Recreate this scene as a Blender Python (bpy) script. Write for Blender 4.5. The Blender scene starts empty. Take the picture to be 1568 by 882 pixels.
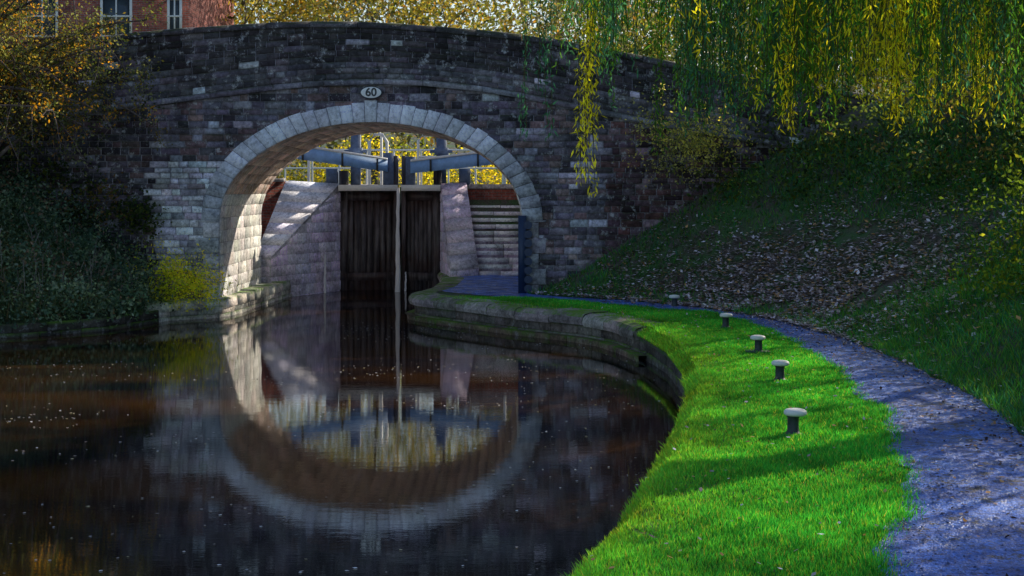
import bpy, math, random
import numpy as np
from mathutils import Vector
rng = np.random.default_rng(11); random.seed(11)
scene = bpy.context.scene
SUN = Vector((.62, .62, .45)).normalized()

# ------------------------------------------------------------------ helpers
def empty(name):
    e = bpy.data.objects.new(name, None); scene.collection.objects.link(e); return e

def mesh_np(name, V, F, C=None, mat=None, parent=None, smooth=False):
    V = np.asarray(V, dtype=np.float32); F = np.asarray(F, dtype=np.int32)
    me = bpy.data.meshes.new(name)
    k = F.shape[1]
    me.vertices.add(len(V)); me.vertices.foreach_set('co', V.ravel())
    me.loops.add(F.size); me.loops.foreach_set('vertex_index', F.ravel())
    me.polygons.add(len(F)); me.polygons.foreach_set('loop_start', np.arange(len(F), dtype=np.int32)*k)
    if smooth: me.polygons.foreach_set('use_smooth', np.ones(len(F), dtype=bool))
    if C is not None:
        a = me.color_attributes.new('Col', 'FLOAT_COLOR', 'POINT')
        cc = np.ones((len(V), 4), dtype=np.float32); cc[:, :3] = C
        a.data.foreach_set('color', cc.ravel())
    me.update(calc_edges=True); me.validate()
    ob = bpy.data.objects.new(name, me); scene.collection.objects.link(ob)
    if mat: me.materials.append(mat)
    if parent: ob.parent = parent
    return ob

class Geo:
    def __init__(s): s.V = []; s.F = []; s.C = []
    def quad(s, a, b, c, d, col=(.2,.2,.2)):
        i = len(s.V); s.V += [tuple(a), tuple(b), tuple(c), tuple(d)]; s.C += [col]*4
        s.F.append((i, i+1, i+2, i+3))
    def box(s, x0, x1, y0, y1, z0, z1, col=(.2,.2,.2)):
        s.hexa([(x0,y0,z0),(x1,y0,z0),(x1,y1,z0),(x0,y1,z0),(x0,y0,z1),(x1,y0,z1),(x1,y1,z1),(x0,y1,z1)], col)
    def hexa(s, P, col=(.2,.2,.2)):
        i = len(s.V); s.V += [tuple(p) for p in P]; s.C += [col]*8
        for f in ((0,3,2,1),(4,5,6,7),(0,1,5,4),(1,2,6,5),(2,3,7,6),(3,0,4,7)):
            s.F.append(tuple(i+j for j in f))
    def block(s, p00, p10, p11, p01, n, depth, inset, col):
        i = len(s.V); p = [Vector(q) for q in (p00, p10, p11, p01)]
        c = sum(p, Vector())/4
        s.V += [tuple(q - n*.03) for q in p]
        for q in p:
            d = (c-q); L = d.length
            s.V.append(tuple(q + d*(inset*random.uniform(1,2.2)/max(L, .01)) + n*(depth*.45)))
        for q in p:
            d = (c-q); L = d.length
            s.V.append(tuple(q + d*min(.4, (inset*1.8+depth*.8*random.uniform(.6,1.6))/max(L, .01)) + n*(depth*random.uniform(.7, 1.25))))
        s.C += [col]*12
        for a, b in ((0,4),(4,8)):
            for k in range(4):
                k2 = (k+1) % 4
                s.F.append((i+a+k, i+a+k2, i+b+k2, i+b+k))
        s.F.append((i+8, i+9, i+10, i+11))
    def tube(s, pts, rads, n=6, col=(.05,.04,.03)):
        base = len(s.V); pts = [Vector(p) for p in pts]
        for j, p in enumerate(pts):
            d = (pts[min(j+1, len(pts)-1)] - pts[max(j-1, 0)])
            if d.length < 1e-6: d = Vector((0,0,1))
            d.normalize()
            a = d.orthogonal().normalized() if abs(d.z) > .9 else d.cross(Vector((0,0,1))).normalized()
            b = d.cross(a)
            for k in range(n):
                t = 2*math.pi*k/n
                s.V.append(tuple(p + (a*math.cos(t)+b*math.sin(t))*rads[j])); s.C.append(col)
        for j in range(len(pts)-1):
            for k in range(n):
                k2 = (k+1) % n
                s.F.append((base+j*n+k, base+j*n+k2, base+(j+1)*n+k2, base+(j+1)*n+k))
    def lathe(s, prof, cx, cy, z0, n=20, col=(.2,.2,.2)):
        base = len(s.V)
        for r, z in prof:
            for k in range(n):
                t = 2*math.pi*k/n
                s.V.append((cx+r*math.cos(t), cy+r*math.sin(t), z0+z)); s.C.append(col)
        for j in range(len(prof)-1):
            for k in range(n):
                k2 = (k+1) % n
                s.F.append((base+j*n+k, base+j*n+k2, base+(j+1)*n+k2, base+(j+1)*n+k))
    def make(s, name, mat, parent=None, smooth=False):
        return mesh_np(name, s.V, s.F, s.C, mat, parent, smooth)

def jit(col, v=.25, t=.06):
    k = random.uniform(1-v, 1+v)
    return tuple(max(0, c*k*(1+random.uniform(-t, t))) for c in col)

# ------------------------------------------------------------------ materials
def newmat(name):
    m = bpy.data.materials.new(name); m.use_nodes = True
    nt = m.node_tree; nt.nodes.clear()
    return m, nt, nt.nodes, nt.links

def bump_chain(nt, coord, items, dist=.02):
    prev = None
    for sc, st, det in items:
        n = nt.nodes.new('ShaderNodeTexNoise'); n.inputs['Scale'].default_value = sc
        n.inputs['Detail'].default_value = min(det, 4); n.inputs['Roughness'].default_value = .68
        nt.links.new(coord, n.inputs['Vector'])
        b = nt.nodes.new('ShaderNodeBump'); b.inputs['Strength'].default_value = st
        b.inputs['Distance'].default_value = dist
        nt.links.new(n.outputs['Fac'], b.inputs['Height'])
        if prev: nt.links.new(prev.outputs['Normal'], b.inputs['Normal'])
        prev = b
    return prev

def mixc(nt, mode, fac, a, b):
    n = nt.nodes.new('ShaderNodeMix'); n.data_type = 'RGBA'; n.blend_type = mode
    for sock, v in ((n.inputs[0], fac), (n.inputs[6], a), (n.inputs[7], b)):
        if hasattr(v, 'default_value') or hasattr(v, 'links'): nt.links.new(v, sock)
        else: sock.default_value = v if not isinstance(v, tuple) else (*v[:3], 1)
    return n.outputs[2]

def ramp(nt, src, a, b):
    r = nt.nodes.new('ShaderNodeMapRange'); r.inputs['From Min'].default_value = a
    r.inputs['From Max'].default_value = b; nt.links.new(src, r.inputs['Value'])
    return r.outputs['Result']

def noise_tex(nt, coord, sc, det=5, ro=.6):
    n = nt.nodes.new('ShaderNodeTexNoise'); n.inputs['Scale'].default_value = sc
    n.inputs['Detail'].default_value = min(det, 5); n.inputs['Roughness'].default_value = ro
    nt.links.new(coord, n.inputs['Vector']); return n.outputs['Fac']

def stone_mat(name, base=None, rough=.9, lichen=(.66,.66,.68), lich_lo=.56, lich_hi=.64, lich_amt=.6,
              moss=None, dark=.45, brick=None, bumps=((9,.7,4),(45,.6,3)), spec=.3):
    m, nt, N, L = newmat(name)
    out = N.new('ShaderNodeOutputMaterial'); bs = N.new('ShaderNodeBsdfPrincipled')
    tc = N.new('ShaderNodeTexCoord'); co = tc.outputs['Object']
    if brick:
        sp = N.new('ShaderNodeSeparateXYZ'); L.new(co, sp.inputs[0])
        ad = N.new('ShaderNodeMath'); ad.operation = 'ADD'; L.new(sp.outputs[0], ad.inputs[0]); L.new(sp.outputs[1], ad.inputs[1])
        cb = N.new('ShaderNodeCombineXYZ'); L.new(ad.outputs[0], cb.inputs[0]); L.new(sp.outputs[2], cb.inputs[1])
        bt = N.new('ShaderNodeTexBrick'); L.new(cb.outputs[0], bt.inputs['Vector'])
        bt.inputs['Scale'].default_value = 1; bt.inputs['Brick Width'].default_value = brick[0]
        bt.inputs['Row Height'].default_value = brick[1]; bt.inputs['Mortar Size'].default_value = .008
        bt.inputs['Color1'].default_value = (*base, 1); bt.inputs['Color2'].default_value = (*[c*.6 for c in base], 1)
        bt.inputs['Mortar'].default_value = (.22,.20,.18,1)
        col = bt.outputs['Color']
    elif base:
        rg = N.new('ShaderNodeRGB'); rg.outputs[0].default_value = (*base, 1); col = rg.outputs[0]
    else:
        at = N.new('ShaderNodeAttribute'); at.attribute_name = 'Col'; col = at.outputs['Color']
    n1 = noise_tex(nt, co, 1.1, 5, .7); n2 = noise_tex(nt, co, 14, 4, .78)
    f1 = ramp(nt, n1, .38, .62)
    dk = mixc(nt, 'MIX', f1, (dark, dark, dark), (1.25, 1.25, 1.25))
    col = mixc(nt, 'MULTIPLY', 1.0, col, dk)
    f2 = ramp(nt, n2, .3, .7)
    col = mixc(nt, 'MULTIPLY', 1.0, col, mixc(nt, 'MIX', f2, (.42,.42,.42), (1.55,1.55,1.55)))
    n3 = noise_tex(nt, co, 5.3, 5, .82)
    f3 = ramp(nt, n3, lich_lo, lich_hi)
    mm = N.new('ShaderNodeMath'); mm.operation = 'MULTIPLY'; L.new(f3, mm.inputs[0]); mm.inputs[1].default_value = lich_amt
    col = mixc(nt, 'MIX', mm.outputs[0], col, lichen)
    if moss:
        g = N.new('ShaderNodeNewGeometry'); sx = N.new('ShaderNodeSeparateXYZ'); L.new(g.outputs['Normal'], sx.inputs[0])
        f4 = ramp(nt, sx.outputs[2], .2, .8)
        f5 = ramp(nt, noise_tex(nt, co, 3, 4, .7), .4, .58)
        m2 = N.new('ShaderNodeMath'); m2.operation = 'MULTIPLY'; L.new(f4, m2.inputs[0]); L.new(f5, m2.inputs[1])
        col = mixc(nt, 'MIX', m2.outputs[0], col, moss)
    L.new(col, bs.inputs['Base Color']); bs.inputs['Roughness'].default_value = rough
    bs.inputs['Specular IOR Level'].default_value = spec
    b = bump_chain(nt, co, bumps, .03); L.new(b.outputs['Normal'], bs.inputs['Normal'])
    L.new(bs.outputs[0], out.inputs[0]); return m

def leaf_mat(name, trans=.5, tboost=1.6, gain=1.0):
    m, nt, N, L = newmat(name)
    out = N.new('ShaderNodeOutputMaterial')
    at = N.new('ShaderNodeAttribute'); at.attribute_name = 'Col'
    bs = N.new('ShaderNodeBsdfDiffuse')
    c0 = mixc(nt, 'MULTIPLY', 1.0, at.outputs['Color'], (gain, gain, gain)); L.new(c0, bs.inputs['Color'])
    tr = N.new('ShaderNodeBsdfTranslucent')
    c = mixc(nt, 'MULTIPLY', 1.0, c0, (tboost*1.15, tboost*1.1, tboost*.5)); L.new(c, tr.inputs['Color'])
    mx = N.new('ShaderNodeMixShader'); mx.inputs[0].default_value = trans
    L.new(bs.outputs[0], mx.inputs[1]); L.new(tr.outputs[0], mx.inputs[2]); L.new(mx.outputs[0], out.inputs[0])
    return m

def plain_mat(name, base, rough=.6, var=.35, sc=8, bump=.3, metal=0):
    m, nt, N, L = newmat(name)
    out = N.new('ShaderNodeOutputMaterial'); bs = N.new('ShaderNodeBsdfPrincipled')
    tc = N.new('ShaderNodeTexCoord'); co = tc.outputs['Object']
    f = ramp(nt, noise_tex(nt, co, sc, 5, .7), .3, .7)
    col = mixc(nt, 'MIX', f, tuple(c*(1-var) for c in base), tuple(min(1, c*(1+var)) for c in base))
    L.new(col, bs.inputs['Base Color']); bs.inputs['Roughness'].default_value = rough; bs.inputs['Metallic'].default_value = metal
    b = bump_chain(nt, co, ((sc*4, bump, 3),), .01); L.new(b.outputs['Normal'], bs.inputs['Normal'])
    L.new(bs.outputs[0], out.inputs[0]); return m

M_stone = stone_mat('bridge_sandstone', lich_amt=.65, moss=(.05,.07,.02))
M_mortar = stone_mat('lime_mortar', base=(.33,.31,.36), lich_amt=.3)
M_vouss = stone_mat('dressed_stone', lichen=(.85,.85,.86), lich_lo=.48, lich_hi=.62, lich_amt=.5, dark=.65)
M_ring = stone_mat('pale_dressed_stone', lichen=(.86,.86,.92), lich_lo=.42, lich_hi=.60, lich_amt=.55, dark=.75, bumps=((12,.6,4),(50,.5,3)))
M_edge = stone_mat('quay_stone', moss=(.12,.26,.02), lich_amt=.25, dark=.5)
M_brick = stone_mat('red_brick', base=(.42,.11,.08), brick=(.23,.075), lich_amt=.12, dark=.6)
M_leaf = leaf_mat('leaf', .55, 1.7, 1.8)
M_dull = leaf_mat('autumn_leaf', .5, 1.6, 1.5)
M_far = leaf_mat('far_leaf', .5, 1.6, 1.75)
M_willow = leaf_mat('willow_leaf', trans=.6, tboost=1.9, gain=1.7)
M_grass = leaf_mat('grass_blade', trans=.45, tboost=1.6, gain=1.4)
M_litter = leaf_mat('leaf_litter', trans=.12, gain=2.1)
M_bark = stone_mat('bark', lich_amt=.2, bumps=((25,.8,4),))
M_white = plain_mat('white_paint', (.82,.82,.79), .5, .08, 20, .15)
M_iron = plain_mat('black_iron', (.035,.045,.055), .5, .4, 30, .3)
M_beam = plain_mat('painted_beam', (.24,.46,.92), .5, .25, 6, .1)

# wet gate timber with vertical slime streaks
m, nt, N, L = newmat('gate_oak')
out = N.new('ShaderNodeOutputMaterial'); bs = N.new('ShaderNodeBsdfPrincipled'); tc = N.new('ShaderNodeTexCoord')
mp = N.new('ShaderNodeMapping'); mp.inputs['Scale'].default_value = (9, 9, .8); L.new(tc.outputs['Object'], mp.inputs[0])
c = mixc(nt, 'MIX', ramp(nt, noise_tex(nt, mp.outputs[0], 1.0, 5, .7), .42, .72), (.022,.016,.018), (.20,.18,.19))
c = mixc(nt, 'MIX', ramp(nt, noise_tex(nt, tc.outputs['Object'], .9, 4, .6), .5, .7), c, (.05,.022,.018))
L.new(c, bs.inputs['Base Color']); bs.inputs['Roughness'].default_value = .45
b = bump_chain(nt, mp.outputs[0], ((3,.6,4),), .02); L.new(b.outputs['Normal'], bs.inputs['Normal']); L.new(bs.outputs[0], out.inputs[0])
M_wood = m

# ------------------------------------------------------------------ plan of the canal
YR = [-30,-5,0,3,6,8.5,9.8,11.1,12.6,14.4,16,18,20.5,22.5,24.2,25.2,26.4,28.2,29.3,30,30.5,32,35,38,60]
XRv= [-3.5,-2,-1.5,-.8,-.2,.4,.75,1.05,1.38,1.72,2.0,2.2,2.25,2.1,1.75,1.3,.19,-1.1,-1.9,-2.12,-2.05,-1.75,-1.65,-1.9,-1.9]
YLl= [-30,15,22,25.2,26,27.2,29.2,30,31,34.8,36,38,60]
XLv= [-17,-17,-13.5,-10.6,-8.8,-7.7,-7.1,-6.1,-5.95,-5.7,-5.6,-4.6,-4.6]
YP = [-30,0,6,8.1,10.65,13.7,16.5,19.6,23,25.2,26.6,28.2,29.3,30.5,40]
PLv= [.5,.9,1.55,2.07,2.94,3.56,3.84,4.0,3.95,3.45,2.2,.75,-.5,-1.5,-1.5]
YQ = [-30,0,8,12.95,15,17.7,20.8,23.7,25.9,27.9,29,29.7,40]
PRv= [3.2,3.4,4.1,4.66,4.93,5.0,4.93,4.5,3.76,2.4,1.1,.4,.3]
XR = lambda y: np.interp(y, YR, XRv)
XL = lambda y: np.interp(y, YLl, XLv)
PL = lambda y: np.interp(y, YP, PLv)
PR = lambda y: np.interp(y, YQ, PRv)
def wob(x, y):
    return (np.sin(x*1.3+y*.7)+np.sin(x*.6-y*1.1+2)+.6*np.sin(x*2.9+y*2.3+1)+.4*np.sin(x*5.1-y*4.3)+.3*np.sin(x*9.3+y*7.9))/3.3

def H(x, y):
    x = np.asarray(x, float); y = np.asarray(y, float)
    x, y = np.broadcast_arrays(x, y)
    xl, xr, pr = XL(y), XR(y), PR(y)
    n = wob(x, y)
    d = np.maximum(0, x-pr)
    hill = .60*(np.sqrt(d*d+.06)-.245)
    cap = 4.5+.03*d
    right = .5 + np.where(hill > cap-.8, cap-.8+.8*(1-np.exp(-(hill-cap+.8)/.8)), hill) + n*.13*np.clip(d, 0, 1)
    dl = np.maximum(0, (xl-.55)-x)
    left = .34 + np.minimum(2.9, .62*dl) + n*.15*np.clip(dl, 0, 1)
    inb = (y > 30.12) & (y < 35.1)
    right = np.where(inb, np.minimum(right, np.where(x > .55, 3.0, .5)), right)
    left = np.where(inb, np.where(x < -6.6, 2.5, .34), left)
    b2 = y >= 35.1
    stair = np.where(x > .6, 2.8, .5+2.25*np.clip((y-36.2)/2.1, 0, 1))
    right = np.where(b2, stair, right)
    left = np.where(b2, np.where(x < -7.7, 2.8, np.where(y > 38.4, 2.8, .2)), left)
    off = np.where((y > 23.5) & (y < 30.2), .28, .13)
    z = np.where(x >= xr+off, right, np.where(x <= xl-off, left, -1.2))
    far = y > 38.45
    lock = (x > -4.75) & (x < -1.75) & (y < 58)
    z = np.where(far, np.where(lock, 1.0, 2.8), z)
    z = z + np.maximum(0, y-90)*.12
    z = z + np.where(far, 0, np.maximum(0, np.abs(x)-22)*.12)
    return z

# ------------------------------------------------------------------ ground sheet
xs = np.unique(np.concatenate([np.arange(-220,-20,10), np.arange(-20,-9,.5), np.arange(-9,9,.125), np.arange(9,20,.5), np.arange(20,221,10)]))
ys = np.unique(np.concatenate([np.arange(-60,4,2), np.arange(4,40,.16), np.arange(40,60,1), np.arange(60,301,10)]))
X, Y = np.meshgrid(xs, ys); Z = H(X, Y)
V = np.stack([X.ravel(), Y.ravel(), Z.ravel()], 1)
nx, ny = len(xs), len(ys)
ii = (np.arange(ny-1)[:, None]*nx + np.arange(nx-1)[None, :]).ravel()
F = np.stack([ii, ii+1, ii+nx+1, ii+nx], 1)
m, nt, N, L = newmat('soil_and_turf')
out = N.new('ShaderNodeOutputMaterial'); bs = N.new('ShaderNodeBsdfPrincipled'); tc = N.new('ShaderNodeTexCoord')
co = tc.outputs['Object']
c = mixc(nt, 'MIX', ramp(nt, noise_tex(nt, co, 1.3, 5, .7), .4, .6), (.11,.085,.075), (.05,.13,.035))
c = mixc(nt, 'MULTIPLY', 1.0, c, mixc(nt, 'MIX', ramp(nt, noise_tex(nt, co, 25, 4, .7), .3, .7), (.5,.5,.5), (1.4,1.4,1.4)))
L.new(c, bs.inputs['Base Color']); bs.inputs['Roughness'].default_value = .95
b = bump_chain(nt, co, ((6,.6,4),(40,.6,3)), .04); L.new(b.outputs['Normal'], bs.inputs['Normal']); L.new(bs.outputs[0], out.inputs[0])
mesh_np('ground', V, F, None, m, None, True)

# ------------------------------------------------------------------ water
m, nt, N, L = newmat('canal_water')
out = N.new('ShaderNodeOutputMaterial'); bs = N.new('ShaderNodeBsdfPrincipled'); tc = N.new('ShaderNodeTexCoord')
mp = N.new('ShaderNodeMapping'); mp.inputs['Scale'].default_value = (.5, 1.5, 1); L.new(tc.outputs['Object'], mp.inputs[0])
co = mp.outputs[0]
c = mixc(nt, 'MIX', ramp(nt, noise_tex(nt, co, .35, 3, .5), .42, .62), (.006,.006,.009), (.06,.026,.008))
L.new(c, bs.inputs['Base Color']); bs.inputs['Roughness'].default_value = .022; bs.inputs['IOR'].default_value = 5.5
b = bump_chain(nt, co, ((1.0,.045,2),(9,.018,3)), .02)
L.new(b.outputs['Normal'], bs.inputs['Normal']); L.new(bs.outputs[0], out.inputs[0])
M_water = m
g = Geo(); g.quad((-60,-40,0),(12,-40,0),(12,38.6,0),(-60,38.6,0)); g.make('canal_water', m)
g = Geo(); g.quad((-4.7,38.7,2.3),(-1.8,38.7,2.3),(-1.8,58,2.3),(-4.7,58,2.3)); g.make('lock_chamber_water', m)

# ------------------------------------------------------------------ the bridge
XC, ZS, A, B_ = -2.975, 2.05, 3.2, 2.07
Y0, Y1 = 30.0, 35.0
sc_x = [-16,-10.8,-7.35,-5,-3.36,-1.5,.22,2.42,4.35,10]
sc_z = [3.75,4.08,4.49,4.80,4.93,4.88,4.63,4.15,3.80,2.9]
tp_x = [-16,-10.8,-8,-5.5,-3.9,-2,.5,2.5,4.5,10]
tp_z = [5.2,5.60,6.0,6.19,6.24,6.17,5.93,5.55,5.15,4.3]
def smooth_interp(x, a, b):
    return float((np.interp(x-.6, a, b)+np.interp(x, a, b)+np.interp(x+.6, a, b))/3)
SC = lambda x: smooth_interp(x, sc_x, sc_z)
TP = lambda x: smooth_interp(x, tp_x, tp_z)
bridge = empty('stone_arch_bridge')

def blocks(G, S, u0, u1, rows, lu, colf, clip=None, proud=.018, inset=.006, flip=1, skip=None):
    for va, vb in zip(rows[:-1], rows[1:]):
        u = u0 - random.random()*lu
        while u < u1:
            Lb = lu*random.uniform(.5, 1.6); a, b = max(u, u0), min(u+Lb, u1); u += Lb
            if b-a < .05: continue
            for (p, q) in (clip(a, b, va, vb) if clip else [(a, b)]):
                if q-p < .05: continue
                P = [Vector(S(p, va)), Vector(S(q, va)), Vector(S(q, vb)), Vector(S(p, vb))]
                if (P[3]-P[0]).length < .03 or (P[2]-P[1]).length < .03: continue
                if skip and skip((p+q)/2, (va+vb)/2): continue
                n = (P[1]-P[0]).cross(P[3]-P[0]).normalized()*flip
                G.block(*P, n, proud*random.uniform(.35, 1.5), inset, colf((p+q)/2, (va+vb)/2))

def hw(z, off):
    if z <= ZS: return A+off
    t = (z-ZS)/(B_+off)
    return 0 if t >= 1 else (A+off)*math.sqrt(1-t*t)
def clip_arch(a, b, va, vb):
    w = hw(va, .22)
    if w <= 0: return [(a, b)]
    r = []
    if a < XC-w: r.append((a, min(b, XC-w)))
    if b > XC+w: r.append((max(a, XC+w), b))
    return r

def col_face(x, z):
    base = (.215,.185,.235)
    r = random.random()
    if r < .24: base = (.28,.19,.20)
    elif r < .34: base = (.48,.46,.56)
    elif r < .54: base = (.10,.085,.105)
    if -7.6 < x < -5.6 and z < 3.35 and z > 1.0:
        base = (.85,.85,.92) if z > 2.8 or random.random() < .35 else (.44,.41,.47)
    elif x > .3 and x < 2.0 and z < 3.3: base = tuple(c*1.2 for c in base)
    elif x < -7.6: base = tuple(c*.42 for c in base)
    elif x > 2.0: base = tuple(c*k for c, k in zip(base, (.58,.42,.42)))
    return jit(base, .38, .08)
def col_par(x, z):
    base = (.07,.06,.066) if random.random() < .74 else (.125,.11,.125)
    if z < .3: base = (.17,.155,.18)
    if random.random() < .022: base = (.62,.62,.68)
    return jit(base, .45, .08)

G = Geo()
rows = [-.4]
while rows[-1] < 5.2: rows.append(rows[-1]+random.uniform(.105, .165))
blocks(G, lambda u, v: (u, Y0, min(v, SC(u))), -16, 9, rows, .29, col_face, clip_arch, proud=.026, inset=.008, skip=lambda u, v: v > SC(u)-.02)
for k in range(9):
    f0, f1 = k/9, (k+1)/9
    S = lambda u, v: (u, Y0-.03, SC(u)+.12+(TP(u)-SC(u)-.12-.11)*v)
    blocks(G, S, -16, 9, [f0, f1], .32, col_par, proud=.024)
G.make('face_masonry', M_stone, bridge)
G = Geo()
S = lambda u, v: (u, Y0-.09, SC(u)+.0+.115*v)
blocks(G, S, -16, 9, [0, 1], .9, lambda x, z: jit((.28,.26,.31), .4), proud=.02)
u = -16
while u < 9:
    w = .9
    G.hexa([(u,Y0-.09,SC(u)),(u+w,Y0-.09,SC(u+w)),(u+w,Y0+.05,SC(u+w)),(u,Y0+.05,SC(u)),
            (u,Y0-.09,SC(u)+.115),(u+w,Y0-.09,SC(u+w)+.115),(u+w,Y0+.05,SC(u+w)+.135),(u,Y0+.05,SC(u)+.135)], jit((.22,.21,.22), .3)); u += w
G.make('string_course', M_stone, bridge)
G = Geo()
for yy in (Y0, Y1-.4):
    u = -16
    while u < 9:
        w = random.uniform(.6, 1.0); a, b = u+.006, u+w-.006; u += w
        z0a, z0b = TP(a)-.11, TP(b)-.11; dz = random.uniform(-.008, .008)
        c = jit((.11,.10,.11), .35)
        G.hexa([(a,yy-.09,z0a),(b,yy-.09,z0b),(b,yy+.49,z0b),(a,yy+.49,z0a),
                (a,yy-.07,z0a+.10+dz),(b,yy-.07,z0b+.10+dz),(b,yy+.47,z0b+.10+dz),(a,yy+.47,z0a+.10+dz)], c)
        G.hexa([(a,yy-.03,z0a+.095+dz),(b,yy-.03,z0b+.095+dz),(b,yy+.43,z0b+.095+dz),(a,yy+.43,z0a+.095+dz),
                (a,yy+.1,z0a+.14+dz),(b,yy+.1,z0b+.14+dz),(b,yy+.3,z0b+.14+dz),(a,yy+.3,z0a+.14+dz)], c)
G.make('parapet_coping', M_stone, bridge)
G = Geo()
xg = list(np.linspace(-16, XC-A, 24)); arcx = [XC-A*math.cos(t) for t in np.linspace(0, math.pi, 61)]
xg2 = list(np.linspace(XC+A, 9, 24))
def zin(x):
    t = min(1, abs((x-XC)/A)); return ZS+B_*math.sqrt(max(0, 1-t*t))
def columns(xsl, bot):
    for a, b in zip(xsl[:-1], xsl[1:]):
        ba, bb = bot(a), bot(b)
        G.quad((a,Y0,ba),(b,Y0,bb),(b,Y0,SC(b)+.06),(a,Y0,SC(a)+.06))
        G.quad((a,Y1,ba),(b,Y1,bb),(b,Y1,SC(b)+.06),(a,Y1,SC(a)+.06))
        G.quad((a,Y0,SC(a)+.06),(b,Y0,SC(b)+.06),(b,Y1,SC(b)+.06),(a,Y1,SC(a)+.06))
        for yy in (Y0-.03, Y1-.37):
            G.hexa([(a,yy,SC(a)+.055),(b,yy,SC(b)+.055),(b,yy+.4,SC(b)+.055),(a,yy+.4,SC(a)+.055),
                    (a,yy,TP(a)-.112),(b,yy,TP(b)-.112),(b,yy+.4,TP(b)-.112),(a,yy+.4,TP(a)-.112)])
columns(xg, lambda x: -1.0); columns(arcx, zin); columns(xg2, lambda x: -1.0)
prof = [(XC-A, -1.0), (XC-A, 0), (XC-A, 1)] + [(XC-A*math.cos(t), ZS+B_*math.sin(t)) for t in np.linspace(0, math.pi, 61)] + [(XC+A, 1), (XC+A, 0), (XC+A, -1.0)]
for (x0, z0), (x1, z1) in zip(prof[:-1], prof[1:]):
    G.quad((x0,Y0,z0),(x0,Y1,z0),(x1,Y1,z1),(x1,Y0,z1))
G.make('bridge_core', M_mortar, bridge)
P2 = [(XC-A, -.5)]+[(XC-A*math.cos(t), ZS+B_*math.sin(t)) for t in np.linspace(0, math.pi, 121)]+[(XC+A, -.5)]
P2 = np.array(P2); sl = np.concatenate([[0], np.cumsum(np.hypot(*np.diff(P2, axis=0).T))])
def prof_at(s): return np.interp(s, sl, P2[:, 0]), np.interp(s, sl, P2[:, 1])
G = Geo()
def Sb(u, v):
    x, z = prof_at(v); return (x, u, z)
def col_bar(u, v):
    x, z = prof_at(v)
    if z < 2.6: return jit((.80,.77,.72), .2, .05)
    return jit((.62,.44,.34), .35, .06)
blocks(G, Sb, Y0+.02, Y1-.02, list(np.linspace(0, sl[-1], 53)), .45, col_bar, proud=.014, inset=.005, flip=1)
G.make('barrel_masonry', M_vouss, bridge)
G = Geo()
def ell(t, off): return (XC-(A+off)*math.cos(t), ZS+(B_+off)*math.sin(t))
ts = np.linspace(0, math.pi, 2001)
ex = np.array([ell(t, .2) for t in ts]); al = np.concatenate([[0], np.cumsum(np.hypot(*np.diff(ex, axis=0).T))])
nv = 35
tv = np.interp(np.linspace(0, al[-1], nv+1), al, ts)
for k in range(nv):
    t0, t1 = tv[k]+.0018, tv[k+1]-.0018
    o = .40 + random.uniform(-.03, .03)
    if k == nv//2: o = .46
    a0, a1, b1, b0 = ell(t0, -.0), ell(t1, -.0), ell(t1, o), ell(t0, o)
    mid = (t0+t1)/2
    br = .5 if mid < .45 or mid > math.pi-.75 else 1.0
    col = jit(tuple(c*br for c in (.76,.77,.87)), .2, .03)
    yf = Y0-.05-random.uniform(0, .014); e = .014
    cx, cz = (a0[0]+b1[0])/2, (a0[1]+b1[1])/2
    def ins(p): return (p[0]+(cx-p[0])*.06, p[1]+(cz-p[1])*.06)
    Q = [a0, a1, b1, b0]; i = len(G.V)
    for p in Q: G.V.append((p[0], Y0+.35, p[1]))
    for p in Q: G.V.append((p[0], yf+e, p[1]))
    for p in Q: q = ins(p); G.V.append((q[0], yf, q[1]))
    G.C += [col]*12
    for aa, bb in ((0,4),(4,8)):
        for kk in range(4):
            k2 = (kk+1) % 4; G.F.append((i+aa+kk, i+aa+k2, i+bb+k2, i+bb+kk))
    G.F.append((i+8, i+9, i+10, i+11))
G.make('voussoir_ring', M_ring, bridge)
G = Geo()
for side in (-1, 1):
    z = -.3; k = 0
    while z < ZS-.02:
        h = min(.33, ZS-z); w = .5 if k % 2 else .34; k += 1
        x0 = XC+side*A; x1 = x0+side*w; xa, xb = min(x0, x1), max(x0, x1)
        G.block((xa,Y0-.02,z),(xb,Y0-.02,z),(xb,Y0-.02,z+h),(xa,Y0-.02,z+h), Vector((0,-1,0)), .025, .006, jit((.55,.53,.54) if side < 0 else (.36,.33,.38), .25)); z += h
G.make('jamb_quoins', M_vouss, bridge)
def ellipse_plate(name, cx, y, cz, rx, rz, th, mat, parent):
    g = Geo(); n = 40
    for (s, yy) in ((1, y), (1, y-th*.7), (.93, y-th), (0.0, y-th)):
        for k in range(n):
            t = 2*math.pi*k/n; g.V.append((cx+rx*s*math.cos(t), yy, cz+rz*s*math.sin(t))); g.C.append((.8,.8,.8))
    for j in range(3):
        for k in range(n):
            k2 = (k+1) % n; g.F.append((j*n+k, j*n+k2, (j+1)*n+k2, (j+1)*n+k))
    return g.make(name, mat, parent)
plate = empty('bridge_number_plate')
PXc, PZc = -2.96, 4.735
M_en = plain_mat('white_enamel', (.88,.88,.87), .35, .05, 20, .05)
ellipse_plate('rim', PXc, 29.9, PZc, .235, .135, .03, M_iron, plate)
ellipse_plate('face', PXc, 29.868, PZc, .215, .117, .006, M_en, plate)
cu = bpy.data.curves.new('digits', 'FONT'); cu.body = '60'; cu.size = .24; cu.extrude = .003; cu.align_x = 'CENTER'; cu.align_y = 'CENTER'; cu.offset = .006
tx = bpy.data.objects.new('digits', cu); tx.location = (PXc, 29.858, PZc); tx.rotation_euler = (math.pi/2, 0, 0)
tx.data.materials.append(M_iron); scene.collection.objects.link(tx); tx.parent = plate
G = Geo()
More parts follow.
